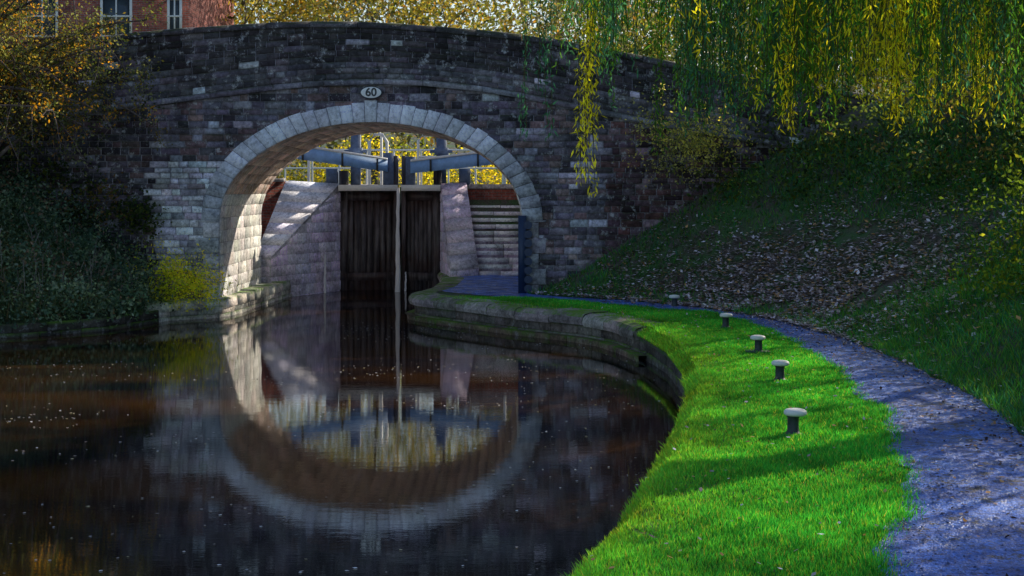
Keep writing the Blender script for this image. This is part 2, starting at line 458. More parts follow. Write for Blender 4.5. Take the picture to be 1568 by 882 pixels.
G.box(.13, .30, 29.80, 29.93, .5, 2.15)
for k in range(8):
    z = .62+k*.19; G.tube([(.34, 29.80, z), (.34, 29.93, z)], [.085, .085], 12)
    G.tube([(.34, 29.80, z), (.34, 29.799, z)], [.085, .0], 12)
G.make('rope_rubbing_strip', plain_mat('blue_black_iron', (.02,.04,.10), .45, .3, 20, .2), None)

# ------------------------------------------------------------------ quay / bank walls
def arc_of(fx, ya, yb, n=400):
    yy = np.linspace(ya, yb, n); xx = fx(yy); k = np.hanning(9); k /= k.sum()
    xx = np.concatenate([xx[:4], np.convolve(xx, k, 'valid'), xx[-4:]])
    s = np.concatenate([[0], np.cumsum(np.hypot(np.diff(xx), np.diff(yy)))]); return xx, yy, s
edging = empty('canal_edging')
xx, yy, ss = arc_of(XR, 5, 38)
def Pq(u): return np.interp(u, ss, xx), np.interp(u, ss, yy)
def SR(u, v):
    x, y = Pq(u); return (x+.02+(.03 if v < .4 else 0), y, v)
G = Geo()
u_cop = np.interp(22.8, yy, ss)
blocks(G, SR, 0, ss[-1], [-.3,-.08,.12,.30], .45, lambda u, v: jit((.2,.17,.15) if u > u_cop else (.10,.09,.07), .4), proud=.025, flip=-1)
def outn(u):
    x0, y0 = Pq(u-.05); x1, y1 = Pq(u+.05); d = Vector((x1-x0, y1-y0, 0)).normalized(); return Vector((d.y, -d.x, 0))
u = u_cop
while u < ss[-1]:
    w = random.uniform(.7, 1.1); a, b = u+.008, min(u+w-.008, ss[-1]); u += w
    K = 4; wz = random.uniform(-.012, .012)
    for j in range(K):
        ua, ub = a+(b-a)*j/K, a+(b-a)*(j+1)/K
        pr_ = []
        for q in (ua, ub):
            x, y = Pq(q); n = outn(q); p = Vector((x, y, wz))
            pr_.append([p-n*.07+Vector((0,0,.29)), p-n*.10+Vector((0,0,.36)), p-n*.085+Vector((0,0,.43)), p-n*.03+Vector((0,0,.485)), p+n*.1+Vector((0,0,.51)), p+n*.48+Vector((0,0,.515)), p+n*.5+Vector((0,0,.3))])
        if j == 0: col = jit((.36,.31,.29), .3)
        for k in range(6): G.quad(pr_[0][k], pr_[1][k], pr_[1][k+1], pr_[0][k+1], col)
        if j == 0: G.quad(pr_[0][0], pr_[0][2], pr_[0][4], pr_[0][6], col)
blocks(G, lambda u, v: (Pq(u)[0]-outn(u).x*.16, Pq(u)[1]-outn(u).y*.16, v), u_cop-.5, np.interp(31, yy, ss), [-.2, .09], .8, lambda u, v: jit((.2,.13,.09), .3), flip=-1)
u = u_cop-.5
while u < np.interp(31, yy, ss):
    pa, pb = Vector((*Pq(u), .09)), Vector((*Pq(u+.3), .09)); na, nb = outn(u), outn(u+.3)
    G.quad(pa-na*.17, pb-nb*.17, pb, pa, (.2,.14,.09)); u += .3
G.make('towpath_edge', M_edge, edging)
G = Geo()
for a, b in zip(np.arange(0, ss[-1]-.2, .2), np.arange(.2, ss[-1], .2)):
    pa, pb = Vector((*Pq(a), 0)), Vector((*Pq(b), 0)); na, nb = outn(a), outn(b)
    z0 = .28
    G.quad(pa+Vector((0,0,z0)), pb+Vector((0,0,z0)), pb+nb*.12+Vector((0,0,.47)), pa+na*.12+Vector((0,0,.47)), (.03,.04,.015))
    G.quad(pa+na*.12+Vector((0,0,.47)), pb+nb*.12+Vector((0,0,.47)), pb+nb*.6+Vector((0,0,.502)), pa+na*.6+Vector((0,0,.502)), (.03,.05,.015))
G.make('turf_lip', bpy.data.materials['soil_and_turf'], edging)
xx2, yy2, ss2 = arc_of(XL, 22, 38)
def Pl(u): return np.interp(u, ss2, xx2), np.interp(u, ss2, yy2)
G = Geo()
ul = np.interp(28.9, yy2, ss2); ue = np.interp(35.2, yy2, ss2)
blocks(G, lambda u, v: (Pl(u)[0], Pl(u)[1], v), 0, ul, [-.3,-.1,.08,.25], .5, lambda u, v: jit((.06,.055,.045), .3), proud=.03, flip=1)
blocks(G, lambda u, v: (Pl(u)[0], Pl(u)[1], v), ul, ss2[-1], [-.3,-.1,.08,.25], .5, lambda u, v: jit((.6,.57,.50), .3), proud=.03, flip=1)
u = ul
while u < ue:
    w = random.uniform(.5, .9); a, b = u+.007, u+w-.007; u += w
    pts = []
    for q in (a, b):
        x0, y0 = Pl(q-.05); x1, y1 = Pl(q+.05); d = Vector((x1-x0, y1-y0, 0)).normalized(); n = Vector((d.y, -d.x, 0))
        p = Vector((Pl(q)[0], Pl(q)[1], 0)); pts.append((p, n))
    (pa, na), (pb, nb) = pts; dz = random.uniform(-.02, .02); W = .8
    G.hexa([pa+na*.05+Vector((0,0,.2)), pb+nb*.05+Vector((0,0,.2)), pb-nb*W+Vector((0,0,.2)), pa-na*W+Vector((0,0,.2)),
            pa+na*.03+Vector((0,0,.40+dz)), pb+nb*.03+Vector((0,0,.40+dz)), pb-nb*W+Vector((0,0,.43+dz)), pa-na*W+Vector((0,0,.43+dz))], jit((.7,.68,.58), .2))
G.make('ledge_stones', M_edge, edging)

# ------------------------------------------------------------------ towpath
G = Geo()
yp = np.arange(-8, 36.6, .1)
nn = 7
for j, y in enumerate(yp):
    a = PL(y)+.10*wob(y*3.1, 1.)+.05*wob(y*9, 4.); b = PR(y)+.12*wob(y*2.7, 5.)+.04*wob(y*8, 7.)
    a = max(a, XR(y)+.35); b = max(b, a+.6)
    for k in range(nn):
        t = k/(nn-1); G.V.append((a+(b-a)*t, y, .512+.018*math.sin(math.pi*t)+.006*wob(y*4, t*9))); G.C.append((.2,.2,.3))
for j in range(len(yp)-1):
    for k in range(nn-1):
        i = j*nn+k; G.F.append((i, i+1, i+nn+1, i+nn))
m, nt, N, L = newmat('gravel_path')
out = N.new('ShaderNodeOutputMaterial'); bs = N.new('ShaderNodeBsdfPrincipled'); tc = N.new('ShaderNodeTexCoord'); co = tc.outputs['Object']
c = mixc(nt, 'MIX', ramp(nt, noise_tex(nt, co, 1.6, 5, .7), .38, .62), (.03,.085,.42), (.08,.20,.80))
vo = N.new('ShaderNodeTexVoronoi'); vo.inputs['Scale'].default_value = 75; L.new(co, vo.inputs['Vector'])
c = mixc(nt, 'MULTIPLY', 1.0, c, mixc(nt, 'MIX', ramp(nt, noise_tex(nt, co, 28, 4, .85), .38, .62), (.3,.3,.35), (1.9,1.8,1.4)))
c = mixc(nt, 'MIX', ramp(nt, noise_tex(nt, co, 5, 5, .85), .53, .60), c, (.05,.045,.06))
L.new(c, bs.inputs['Base Color'])
r_ = ramp(nt, noise_tex(nt, co, 3.5, 4, .6), .4, .6)
rr = N.new('ShaderNodeMapRange'); rr.inputs['To Min'].default_value = .3; rr.inputs['To Max'].default_value = .7; L.new(r_, rr.inputs['Value']); L.new(rr.outputs[0], bs.inputs['Roughness'])
b0 = N.new('ShaderNodeBump'); b0.inputs['Strength'].default_value = .6; b0.inputs['Distance'].default_value = .01; b0.invert = True; L.new(vo.outputs['Distance'], b0.inputs['Height'])
b = bump_chain(nt, co, ((6,.8,4),), .06); L.new(b.outputs['Normal'], b0.inputs['Normal']); L.new(b0.outputs['Normal'], bs.inputs['Normal']); L.new(bs.outputs[0], out.inputs[0])
G.make('towpath', m, None, True)

# ------------------------------------------------------------------ lock
lock = empty('canal_lock')
def prism(G, top, zb, lu, rowh, colf, cap_col):
    n = len(top)
    for i in range(n):
        a, b = Vector(top[i]), Vector(top[(i+1) % n]); d = Vector((b.x-a.x, b.y-a.y)); Ld = d.length
        if Ld < .2: continue
        zt = max(a.z, b.z); rows = list(np.arange(zb, zt+rowh, rowh))
        f = lambda u, v, a=a, b=b, Ld=Ld: (a.x+(b.x-a.x)*u/Ld, a.y+(b.y-a.y)*u/Ld, min(v, a.z+(b.z-a.z)*u/Ld-.08))
        blocks(G, f, 0, Ld, rows, lu, colf, proud=.015)
        G.quad((a.x,a.y,zb),(b.x,b.y,zb),(b.x,b.y,b.z-.03),(a.x,a.y,a.z-.03), tuple(c*.6 for c in cap_col))
    P = [Vector(p) for p in top]; K = 7
    for k in range(K):
        t0, t1 = k/K+.006, (k+1)/K-.006
        q = [P[0].lerp(P[1], t0), P[0].lerp(P[1], t1), P[3].lerp(P[2], t1), P[3].lerp(P[2], t0)]
        o = Vector((0,0,-.09)); G.hexa([q[0]+o, q[1]+o, q[2]+o, q[3]+o, q[0], q[1], q[2], q[3]], jit(cap_col, .15))
G = Geo()
cw = lambda u, v: jit((.80,.70,.88), .15)
prism(G, [(-5.95,35.1,1.05),(-4.6,37.9,2.87),(-6.05,38.1,2.95),(-6.35,35.1,1.05)], -.5, .5, .26, cw, (.84,.80,.88))
prism(G, [(-1.9,37.9,2.87),(-1.55,35.7,.72),(-.85,35.9,.78),(-1.22,38.0,2.9)], -.5, .5, .26, cw, (.84,.72,.86))
blocks(G, lambda u, v: (-4.6, u, v), 37.9, 39.5, list(np.arange(-.5, 2.8, .26)), .5, cw, flip=1)
blocks(G, lambda u, v: (-1.9, u, v), 37.9, 39.5, list(np.arange(-.5, 2.8, .26)), .5, cw, flip=-1)
G.box(-6.1,-4.6,38.1,60,1,2.86,(.3,.27,.27)); G.box(-1.9,-1.2,38.0,60,1,2.86,(.3,.27,.27))
G.make('wing_walls', M_vouss, lock)
G = Geo(); G.box(-14,-6.06,37.95,38.35,-.3,2.9); G.box(-1.19,6,38.0,38.3,.4,2.72); G.make('brick_retaining_wall', M_brick, lock)
G = Geo(); G.box(-14,-6.1,37.9,38.4,2.9,3.0,(.5,.48,.45)); G.box(-1.15,6,37.95,38.35,2.72,2.84,(.55,.5,.52)); G.make('wall_coping', M_vouss, lock)
G = Geo()
for k in range(11):
    y = 35.95+k*.19; z = .62+k*.165
    x = -.82-.035*k
    while x < 2.2:
        w = random.uniform(.5, .9)
        G.hexa([(x,y,z-.17),(x+w-.01,y+.02,z-.17),(x+w-.01,y+.5,z-.17),(x,y+.5,z-.17),(x,y-.02,z),(x+w-.01,y-.01,z-.008),(x+w-.01,y+.5,z),(x,y+.5,z)], jit((.5,.38,.52), .2)); 
        dz = random.uniform(-.01, .01)
        G.box(x, x+w-.01, y-.05+dz, y+.05, z-.095, z+.004+dz*.3, jit((.95,.93,.96), .04)); x += w
G.make('stone_steps', M_ring, lock)
gates = empty('lock_gates')
G = Geo(); GW = Geo()
def leaf(x0, x1, ya, yb):
    n = 9
    for k in range(n):
        t0, t1 = k/n, (k+1)/n; a, b = x0+(x1-x0)*t0, x0+(x1-x0)*t1; a, b = min(a,b)-.002, max(a,b)+.002; y = ya+(yb-ya)*(t0+t1)/2+random.uniform(-.012, .012)
        G.box(a, b, y, y+.1, -.5, 2.66, jit((.03,.025,.02), .4))
    for z in (.25, 2.40):
        G.hexa([(x0,ya-.03,z),(x1,yb-.03,z),(x1,yb+.02,z),(x0,ya+.02,z),(x0,ya-.03,z+.22),(x1,yb-.03,z+.22),(x1,yb+.02,z+.22),(x0,ya+.02,z+.22)])
    G.hexa([(x0,ya+.11,-.5),(x1,yb+.11,-.5),(x1,yb+.16,-.5),(x0,ya+.16,-.5),(x0,ya+.11,2.7),(x1,yb+.11,2.7),(x1,yb+.16,2.7),(x0,ya+.16,2.7)])
    GW.hexa([(x0,ya-.35,2.66),(x1,yb-.35,2.66),(x1,yb+.1,2.66),(x0,ya+.1,2.66),(x0,ya-.35,2.82),(x1,yb-.35,2.82),(x1,yb+.1,2.82),(x0,ya+.1,2.82)])
leaf(-4.6, -3.06, 38.0, 38.3); leaf(-1.9, -2.96, 38.0, 38.3)
G.box(-3.17,-3.06,38.1,38.4,-.5,3.6); G.box(-2.96,-2.85,38.1,38.4,-.5,3.6)
G.box(-4.62,-4.40,38.0,38.3,-.5,3.2); G.box(-2.1,-1.88,38.0,38.3,-.5,3.2)
G.make('oak_leaves', M_wood, gates); GW.make('gangway_board', M_white, gates)
G = Geo()
G.box(-3.46,-3.17,38.1,38.4,2.8,3.68); G.box(-2.85,-2.60,38.1,38.4,2.8,3.58)
for px in (-4.2, -1.9):
    G.box(px-.13, px+.13, 38.15, 38.35, 2.8, 4.25); G.box(px-.18, px+.18, 38.1, 38.4, 3.62, 3.82)
    G.tube([(px-.3, 38.2, 3.72), (px+.3, 38.2, 3.72)], [.04, .04], 8)
for px in (-4.85, -1.3): G.box(px-.12, px+.18, 38.0, 38.3, 2.8, 3.25)
G.make('paddle_posts', plain_mat('weathered_timber', (.12,.17,.28), .6, .4, 6, .5), gates)
G = Geo(); GT = Geo(); GB = Geo()
def beam(g, x0, y0, z0, x1, y1, z1, w, h0, h1):
    g.hexa([(x0,y0-w/2,z0-h0/2),(x1,y1-w/2,z1-h1/2),(x1,y1+w/2,z1-h1/2),(x0,y0+w/2,z0-h0/2),
            (x0,y0-w/2,z0+h0/2),(x1,y1-w/2,z1+h1/2),(x1,y1+w/2,z1+h1/2),(x0,y0+w/2,z0+h0/2)])
for (x0,y0,z0,x1,y1,z1,h0,h1) in ((-6.9,36.9,3.86,-3.32,37.95,3.32,.36,.30),(-2.7,37.95,3.28,1.8,37.3,3.78,.30,.36)):
    beam(G, x0,y0,z0,x1,y1,z1,.32,h0,h1)
    beam(GT, x0,y0,z0+h0/2+.035,x1,y1,z1+h1/2+.035,.38,.06,.06)
    for t in (.12, .4, .68, .93):
        xm, ym, zm, hm = x0+(x1-x0)*t, y0+(y1-y0)*t, z0+(z1-z0)*t, h0+(h1-h0)*t
        GB.box(xm-.025, xm+.025, ym-.19, ym+.19, zm-hm/2-.02, zm+hm/2+.0)
beam(G, -6.9, 56, 3.9, -3.5, 57, 3.8, .3, .4, .34); beam(G, -2.9, 57, 3.8, .9, 56, 3.9, .3, .34, .4)
G.make('balance_beam', M_beam, gates); GT.make('beam_capping', plain_mat('worn_white', (.84,.88,.92), .6, .1), gates); GB.make('iron_straps', M_iron, gates)
G = Geo()
def rail(pts, r=.028): G.tube(pts, [r]*len(pts), 8)
for (xa, xb, y, zt) in ((-5.6,-3.6,39.2,4.35), (-2.6,-.2,39.4,4.2)):
    rail([(xa,y,2.8),(xa,y,zt-.15),(xa+.12,y,zt),(xb-.12,y,zt),(xb,y,zt-.15),(xb,y,2.8)], .04)
    rail([(xa,y,3.6),(xb,y,3.6)])
rail([(-3.9,38.9,2.8),(-3.9,38.9,4.0),(-3.75,38.9,4.2),(-3.55,38.9,4.2),(-3.42,38.9,4.0),(-3.42,38.9,3.2)], .045)
for k in range(12):
    x = -7.5+k*.9; rail([(x,47,2.8),(x,47,4.0)], .03)
rail([(-7.5,47,4.0),(2.4,47,4.0)], .03); rail([(-7.5,47,3.4),(2.4,47,3.4)], .03)
G.make('white_handrail', M_white, gates)
m, nt, N, L = newmat('falling_water')
out = N.new('ShaderNodeOutputMaterial'); bs = N.new('ShaderNodeBsdfPrincipled'); bs.inputs['Base Color'].default_value = (.92,.92,.94,1); bs.inputs['Roughness'].default_value = .25
tc = N.new('ShaderNodeTexCoord'); mp = N.new('ShaderNodeMapping'); mp.inputs['Scale'].default_value = (60,1,3); L.new(tc.outputs['Object'], mp.inputs[0])
b = bump_chain(nt, mp.outputs[0], ((1,.8,4),), .05); L.new(b.outputs['Normal'], bs.inputs['Normal'])
L.new(bs.outputs[0], out.inputs[0])
G = Geo()
def stream(x, y, zt, w, drift):
    pts = []; rr = []
    for k in range(14):
        t = k/13; pts.append((x+random.uniform(-.008,.008), y-drift*math.sqrt(t), zt*(1-t)-.02*t)); rr.append(w*(.6+.5*t)*random.uniform(.85, 1.15))
    G.tube(pts, rr, 7)
stream(-3.01, 37.6, 2.74, .065, .12); stream(-4.88, 37.15, 1.0, .035, .05); stream(-2.83, 37.9, .5, .03, .1)
G.make('leaking_water', m, gates, True)

# limewashed cottage added beyond the lock to brighten the view through the arch
cot = empty('added_pale_cottage')
M_wash = plain_mat('limewash', (.80,.80,.82), .8, .12, 3, .3)
G = Geo(); G.box(-1.6,4.2,55,60,2.75,4.75); G.hexa([(-1.6,55,4.75),(-1.59,55,4.75),(-1.59,60,4.75),(-1.6,60,4.75),(-1.6,57.4,6.1),(-1.59,57.4,6.1),(-1.59,57.6,6.1),(-1.6,57.6,6.1)]); G.make('walls', M_wash, cot)
G = Geo(); G.hexa([(-1.85,54.8,4.7),(4.4,54.8,4.7),(4.4,60.2,4.7),(-1.85,60.2,4.7),(-1.85,57.45,6.3),(4.4,57.45,6.3),(4.4,57.55,6.3),(-1.85,57.55,6.3)]); G.box(.2,.7,57.2,57.8,6.0,7.0); G.make('roof', plain_mat('slate', (.10,.11,.14), .6, .3, 10), cot)
G = Geo()
for cx in (-.9, .9, 2.6): G.box(cx-.3, cx+.3, 54.96, 54.985, 3.55, 4.35)
G.box(-.15,.35,54.96,54.985,2.8,4.5); G.make('windows_and_door', plain_mat('dark_panes', (.05,.07,.10), .2, .2, 4, 0), cot)
G = Geo()
for cx in (-.9, .9, 2.6):
    G.box(cx-.02, cx+.02, 54.93, 54.95, 3.55, 4.35); G.box(cx-.3, cx+.3, 54.93, 54.95, 3.92, 3.97); G.box(cx-.36, cx+.36, 54.90, 54.95, 3.48, 3.54)
G.make('window_bars', M_white, cot)

# ------------------------------------------------------------------ mooring bollards
for (x, y) in ((2.51,12.7),(3.07,16.3),(3.31,19.1),(3.38,22.5),(3.02,26.4)):
    e = empty('mooring_bollard'); z0 = .5; tilt = random.uniform(-.02, .02)
    G = Geo(); G.lathe([(0,0),(.10,0),(.10,.012),(.062,.03),(.052,.05),(.050,.16),(.058,.178),(.06,.185)], x, y, z0, 24); G.make('post', M_iron, e, False)
    G = Geo(); G.lathe([(.0,.183),(.085,.183),(.099,.192),(.103,.205),(.100,.222),(.085,.235),(.045,.243),(0,.245)], x+tilt, y, z0, 28); G.make('cap', M_white, e, True)
    if abs(y-19.1) < .1:
        G = Geo(); G.box(x-.17, x+.15, y-.12, y+.12, z0, z0+.035); G.make('base_plate', M_iron, e)

# ------------------------------------------------------------------ foliage tools
def leaf_arrays(C, size, cols, aspect=.45, droop=0., flat=0.):
    n = len(C); d = rng.normal(size=(n, 3)); d[:, 2] = d[:, 2]*(1-flat) - droop*2; d /= np.linalg.norm(d, axis=1)[:, None]
    r = rng.normal(size=(n, 3))
    if flat: r = r*(1-flat) + np.array([0,0,1.5*flat])[None]; r = np.cross(d, r)
    s = np.cross(d, r) if not flat else r
    s /= (np.linalg.norm(s, axis=1)[:, None]+1e-9)
    L_ = (size*rng.uniform(.6, 1.3, n))[:, None]
    a = C-d*L_*.5; b = C+s*L_*aspect*.5-d*L_*.08; c = C+d*L_*.5; e = C-s*L_*aspect*.5-d*L_*.08
    V = np.stack([a, b, c, e], 1).reshape(-1, 3); F = np.arange(4*n).reshape(-1, 4); K = np.repeat(cols, 4, 0)
    return V, F, K
def palette(n, cols, w, v=.35):
    cols = np.array(cols); idx = rng.choice(len(cols), n, p=np.array(w)/np.sum(w)); return cols[idx]*rng.uniform(1-v, 1+v, (n, 1))
def clumps(centers, sig, per, cols, w, size, aspect=.5, droop=0, flat=0, squash=1.):
    centers = np.asarray(centers); n = len(centers); C = np.repeat(centers, per, 0)
    sg = np.repeat(sig if np.ndim(sig) else np.full(n, sig), per)[:, None]
    C = C + rng.normal(size=C.shape)*sg*np.array([1, 1, squash])
    cc = palette(n, cols, w, .3); K = np.repeat(cc, per, 0)*rng.uniform(.6, 1.4, (len(C), 1))
    return leaf_arrays(C, size, K, aspect, droop, flat)

def grow(G, tips, p, d, length, r, level, maxl, up=.15, col=(.07,.055,.04), spread=.7):
    pts = [p]; rad = [r]; dd = d.copy()
    for k in range(4):
        dd = (dd + Vector((random.gauss(0,.13), random.gauss(0,.13), random.gauss(0,.1)+up*.3))).normalized()
        pts.append(pts[-1]+dd*length/4); rad.append(r*(1-.14*(k+1)))
        if level >= 1: tips.append((pts[-1], level))
    G.tube(pts, rad, 7 if level < 2 else 4, col)
    if level >= maxl: return
    for k in range(random.choice((2, 3, 3))+(1 if level == 0 else 0)):
        nd = (dd + Vector((random.gauss(0, spread), random.gauss(0, spread), random.gauss(0, spread*.6)+up))).normalized()
        q = pts[-1] if k < 2 else pts[random.choice((2, 3))]
        grow(G, tips, q, nd, length*random.uniform(.6, .85), rad[-1]*.68, level+1, maxl, up, col, spread)

def tree(name, base, h, r, cols, w, leaf, per, maxl=4, lean=(0,0), sig=.35, spread=.7, aspect=.5, droop=.1, up=.15, minlevel=2, keep=1., mat=None, bark=(.09,.075,.06)):
    e = empty(name); G = Geo(); tips = []
    grow(G, tips, Vector(base), Vector((lean[0], lean[1], 1)).normalized(), h*.36, r, 0, maxl, up, bark, spread)
    G.make('branches', M_bark, e, True)
    P = np.array([t[0][:] for t in tips if t[1] >= minlevel and random.random() < keep])
    V, F, K = clumps(P, sig, per, cols, w, leaf, aspect, droop)
    mesh_np('leaves', V, F, K, mat or M_leaf, e); return e

YEL = [(.24,.18,.04),(.15,.15,.04),(.09,.11,.03),(.26,.13,.03),(.05,.06,.025)]
OLV = [(.10,.10,.03),(.06,.075,.025),(.20,.14,.03),(.035,.05,.02)]
DRK = [(.03,.05,.02),(.045,.06,.02),(.02,.035,.018),(.09,.10,.02)]
BLU = [(.08,.13,.10),(.05,.09,.07),(.15,.19,.15),(.03,.05,.03),(.17,.12,.10)]

AUT = OLV+[(.42,.20,.02),(.15,.16,.08)]
def bough_tree(name, root, xr, yr, zr, nb, cols, w, per, seed):
    random.seed(seed)
    e = empty(name); G = Geo(); tips = []; root = Vector(root)
    top = root+Vector((.5,-.05,3.6))
    G.tube([root, root+Vector((.1,0,1.2)), root+Vector((.3,-.05,2.4)), top], [.17,.14,.11,.07], 8, (.09,.075,.06))
    for k in range(nb):
        s = root.lerp(top, random.uniform(.3, 1)); tgt = Vector((random.uniform(*xr), random.uniform(*yr), random.uniform(*zr)))
        mid = s.lerp(tgt, .5)+Vector((0,0,.5)); pts = [s*(1-t)**2+mid*2*t*(1-t)+tgt*t*t for t in np.linspace(0,1,8)]
        G.tube(pts, [.045*(1-.8*t)+.005 for t in np.linspace(0,1,8)], 5, (.14,.11,.10))
        for j in range(3, 8):
            tips.append(pts[j])
            for q in range(3):
                dd = Vector((random.gauss(.08,.35), random.gauss(0,.3), random.gauss(-.15,.3))); G.tube([pts[j], pts[j]+dd*.5, pts[j]+dd+Vector((0,0,-.15))], [.011,.008,.005], 4, (.2,.15,.14))
                if q < 2: tips += [pts[j]+dd*.6, pts[j]+dd]
    G.make('branches', M_bark, e, True)
    V, F, K = clumps(np.array([t[:] for t in tips]), .13, per, cols, w, .068, .5, .2); mesh_np('leaves', V, F, K, M_dull, e)
bough_tree('hawthorn_tree', (-10.9,28.6,1.6), (-10.8,-7.3), (27.8,29.4), (3.9,6.2), 17, AUT, [3,3,2,3,.8,3.5], 26, 5)
bough_tree('autumn_tree', (-11.9,27.4,1.8), (-12.5,-8.1), (26.2,28.6), (4.2,7.2), 30, AUT, [3,3,3,2.5,2.2,2.5], 28, 6)
bough_tree('autumn_tree', (-12.9,26.0,1.9), (-13.5,-9.6), (24.8,27.0), (4.3,7.2), 18, AUT, [2,2,3,2,4,1.5], 28, 8)

random.seed(21)
for (x, y, h) in ((9.8,27.0,6.5),(14.5,29.5,8),(12.5,19.0,5.5),(7.5,37,6.0),(10.5,40,7.5),(14,43,8),(5.2,41,5.5),(11.2,22.2,6.5),(13.6,25.8,7.5)):  # outer right ones, out of view, are added to dapple the verge with shade
    tree('hillside_tree', (x, y, float(H(x, y))-.1), h, .17, DRK+[(.14,.13,.02)], [3,3,3,1,1.5], .12, 14, maxl=4, sig=.35, spread=.75)
GRY = YEL+[(.16,.15,.14),(.10,.10,.09)]
random.seed(31)
for i, (x, y, h) in enumerate(((-24,58,15),(-17,62,15),(-11,57,13),(-6.5,66,15),(-1,64,13),(3.5,68,13),(9,70,12),(-30,66,17),(-14,75,18),(-4,80,17),(-21,48,11),(9,50,7.5),(15,52,10),(21,54,11),(27,58,13))):
    wts = [5,3,1.5,2,.6,1,.6] if -12 < x < 4 and y < 67 else [1,2,2,.5,2,3,3]
    tree('background_tree', (x, y, 2.7), h, .3, GRY, wts, .22, 15, maxl=4, sig=.65, spread=.75, mat=M_far, bark=(.16,.14,.13))
def scatter_mass(name, n, xr, yr, zf, cols, w, size, per=40, sig=.5, mat=M_leaf):
    x = rng.uniform(*xr, n); y = rng.uniform(*yr, n); z = zf(x, y)
    V, F, K = clumps(np.stack([x, y, z], 1), sig, per, cols, w, size); return mesh_np(name, V, F, K, mat)
scatter_mass('distant_trees', 2600, (-75,75), (84,100), lambda x, y: 3+rng.uniform(0, 1, len(x))*(18+3*np.sin(x*.3)), GRY, [1.5,2,3,.7,2,4,4], .5, 34, 1.2, M_far)
scatter_mass('hedge', 300, (-12,12), (50,52.5), lambda x, y: 2.8+rng.uniform(0, 1, len(x))*(1.2+.6*np.sin(x)), [(.46,.36,.03),(.28,.26,.03),(.12,.15,.02)], [3,3,1.5], .13, 50, .3)

def undergrowth(name, n, xf, yr, hmax, cols, w, size, per, sig, seedmask=None, flat=0):
    y = rng.uniform(*yr, n); x = xf(y, rng.uniform(0, 1, n)); 
    if seedmask is not None: k = seedmask(x, y); x, y = x[k], y[k]
    z = H(np.where(x < 0, np.minimum(x, XL(y)-.3), x), y)+rng.uniform(0, 1, len(x))**1.5*hmax*(1+.6*wob(x*.8+3, y*1.3))
    V, F, K = clumps(np.stack([x, y, np.maximum(z, .1)], 1), sig, per, cols, w, size, .55, 0, flat, .7); return mesh_np(name, V, F, K, M_leaf)
undergrowth('bramble_bank', 2600, lambda y, t: XL(y)+.15-t**.9*7.0, (24.6,28.9), .6, BLU, [3,3,2,1.5,1], .085, 24, .16)
undergrowth('bramble_bank', 700, lambda y, t: np.minimum(XL(y)-.5, -7.6)-t*5.0, (28.6,29.8), .6, BLU, [3,3,2,1.5,1], .085, 24, .16)
undergrowth('bramble_bank', 700, lambda y, t: XL(y)+.1-t*4.0, (20,25), .6, BLU, [3,3,2,1.5,1], .10, 20, .2)
G = Geo()
for k in range(220):
    y = random.uniform(26, 29.3); x = float(XL(y))-.4-random.random()**1.5*4.5; z = float(H(x, y))
    hh = random.uniform(.4, 1.1); dx, dy = random.gauss(0,.18), random.gauss(0,.15)
    G.tube([(x,y,z),(x+dx*.4,y+dy*.4,z+hh*.6),(x+dx,y+dy,z+hh)], [.008,.006,.004], 4, jit((.30,.25,.22), .4))
G.make('dry_stalks', M_bark)
n = 110; c_ = np.stack([rng.normal(-6.85,.42,n), rng.normal(29.3,.22,n), .45+np.abs(rng.normal(0,.42,n))], 1)
V, F, K = clumps(c_, .12, 34, [(.38,.36,.03),(.22,.27,.03),(.46,.38,.04)], [3,3,2], .06, .5); mesh_np('yellow_shrub', V, F, K, M_leaf)
n = 240; x = -16+8.5*rng.uniform(0,1,n)**.8; c_ = np.stack([x, np.full(n, 29.85), 2.0+rng.uniform(0,1,n)*2.4*np.clip((-7.2-x)/4, 0.05, 1)], 1)
V, F, K = clumps(c_, .17, 26, DRK+[(.1,.06,.03)], [3,3,3,1,1], .08, .7); mesh_np('wall_ivy', V, F, K, M_leaf)

mask = lambda x, y: (H(x, y) > 2.3+.5*wob(x, y))
undergrowth('hillside_thicket', 2400, lambda y, t: PR(y)+1.5+t*7.5, (12,29.7), 1.0, DRK+[(.12,.09,.04),(.07,.12,.03),(.06,.10,.08)], [3,3,2,1,1,1.5,1.5], .10, 22, .22, mask)
undergrowth('hawthorn_bush', 330, lambda y, t: 6.3+t*2.5, (14,20), 1.9, [(.10,.15,.02),(.06,.10,.02),(.16,.17,.02)], [3,3,1], .075, 34, .2)
n = 120; c_ = np.stack([rng.normal(3.6,.6,n), rng.normal(29.2,.25,n), 3.7+rng.normal(0,.36,n)], 1)
V, F, K = clumps(c_, .16, 24, [(.42,.36,.10),(.26,.24,.10),(.12,.14,.05)], [2,3,2.5], .07, .5); mesh_np('yellow_shrub', V, F, K, M_leaf)

# ------------------------------------------------------------------ willow
random.seed(77)
wil = empty('weeping_willow')
G = Geo(); wt = Vector((9.2, 17.5, float(H(9.2, 17.5))-.2))
G.tube([wt, wt+Vector((-.3,.2,1.6)), wt+Vector((-.8,.3,3.2)), wt+Vector((-1.5,.4,4.6))], [.42,.34,.28,.2], 10)
for k in range(9):
    s = wt+Vector((-.8-.1*k,.3,2.6+.22*k)); ty = random.uniform(12.5, 24); tx_ = random.uniform(1.2, 6)
    e_ = Vector((tx_, ty, random.uniform(6.4, 7.8))); mid = s.lerp(e_, .5)+Vector((0,0,1.3))
    pts = [s*(1-t)**2+mid*2*t*(1-t)+e_*t*t for t in np.linspace(0, 1, 9)]
    G.tube(pts, [.13*(1-.85*t)+.01 for t in np.linspace(0, 1, 9)], 6)
G.make('trunk_and_limbs', M_bark, wil, True)
LC = []; LD = []; LK = []; RG = Geo()
ncl = 275; strands = []
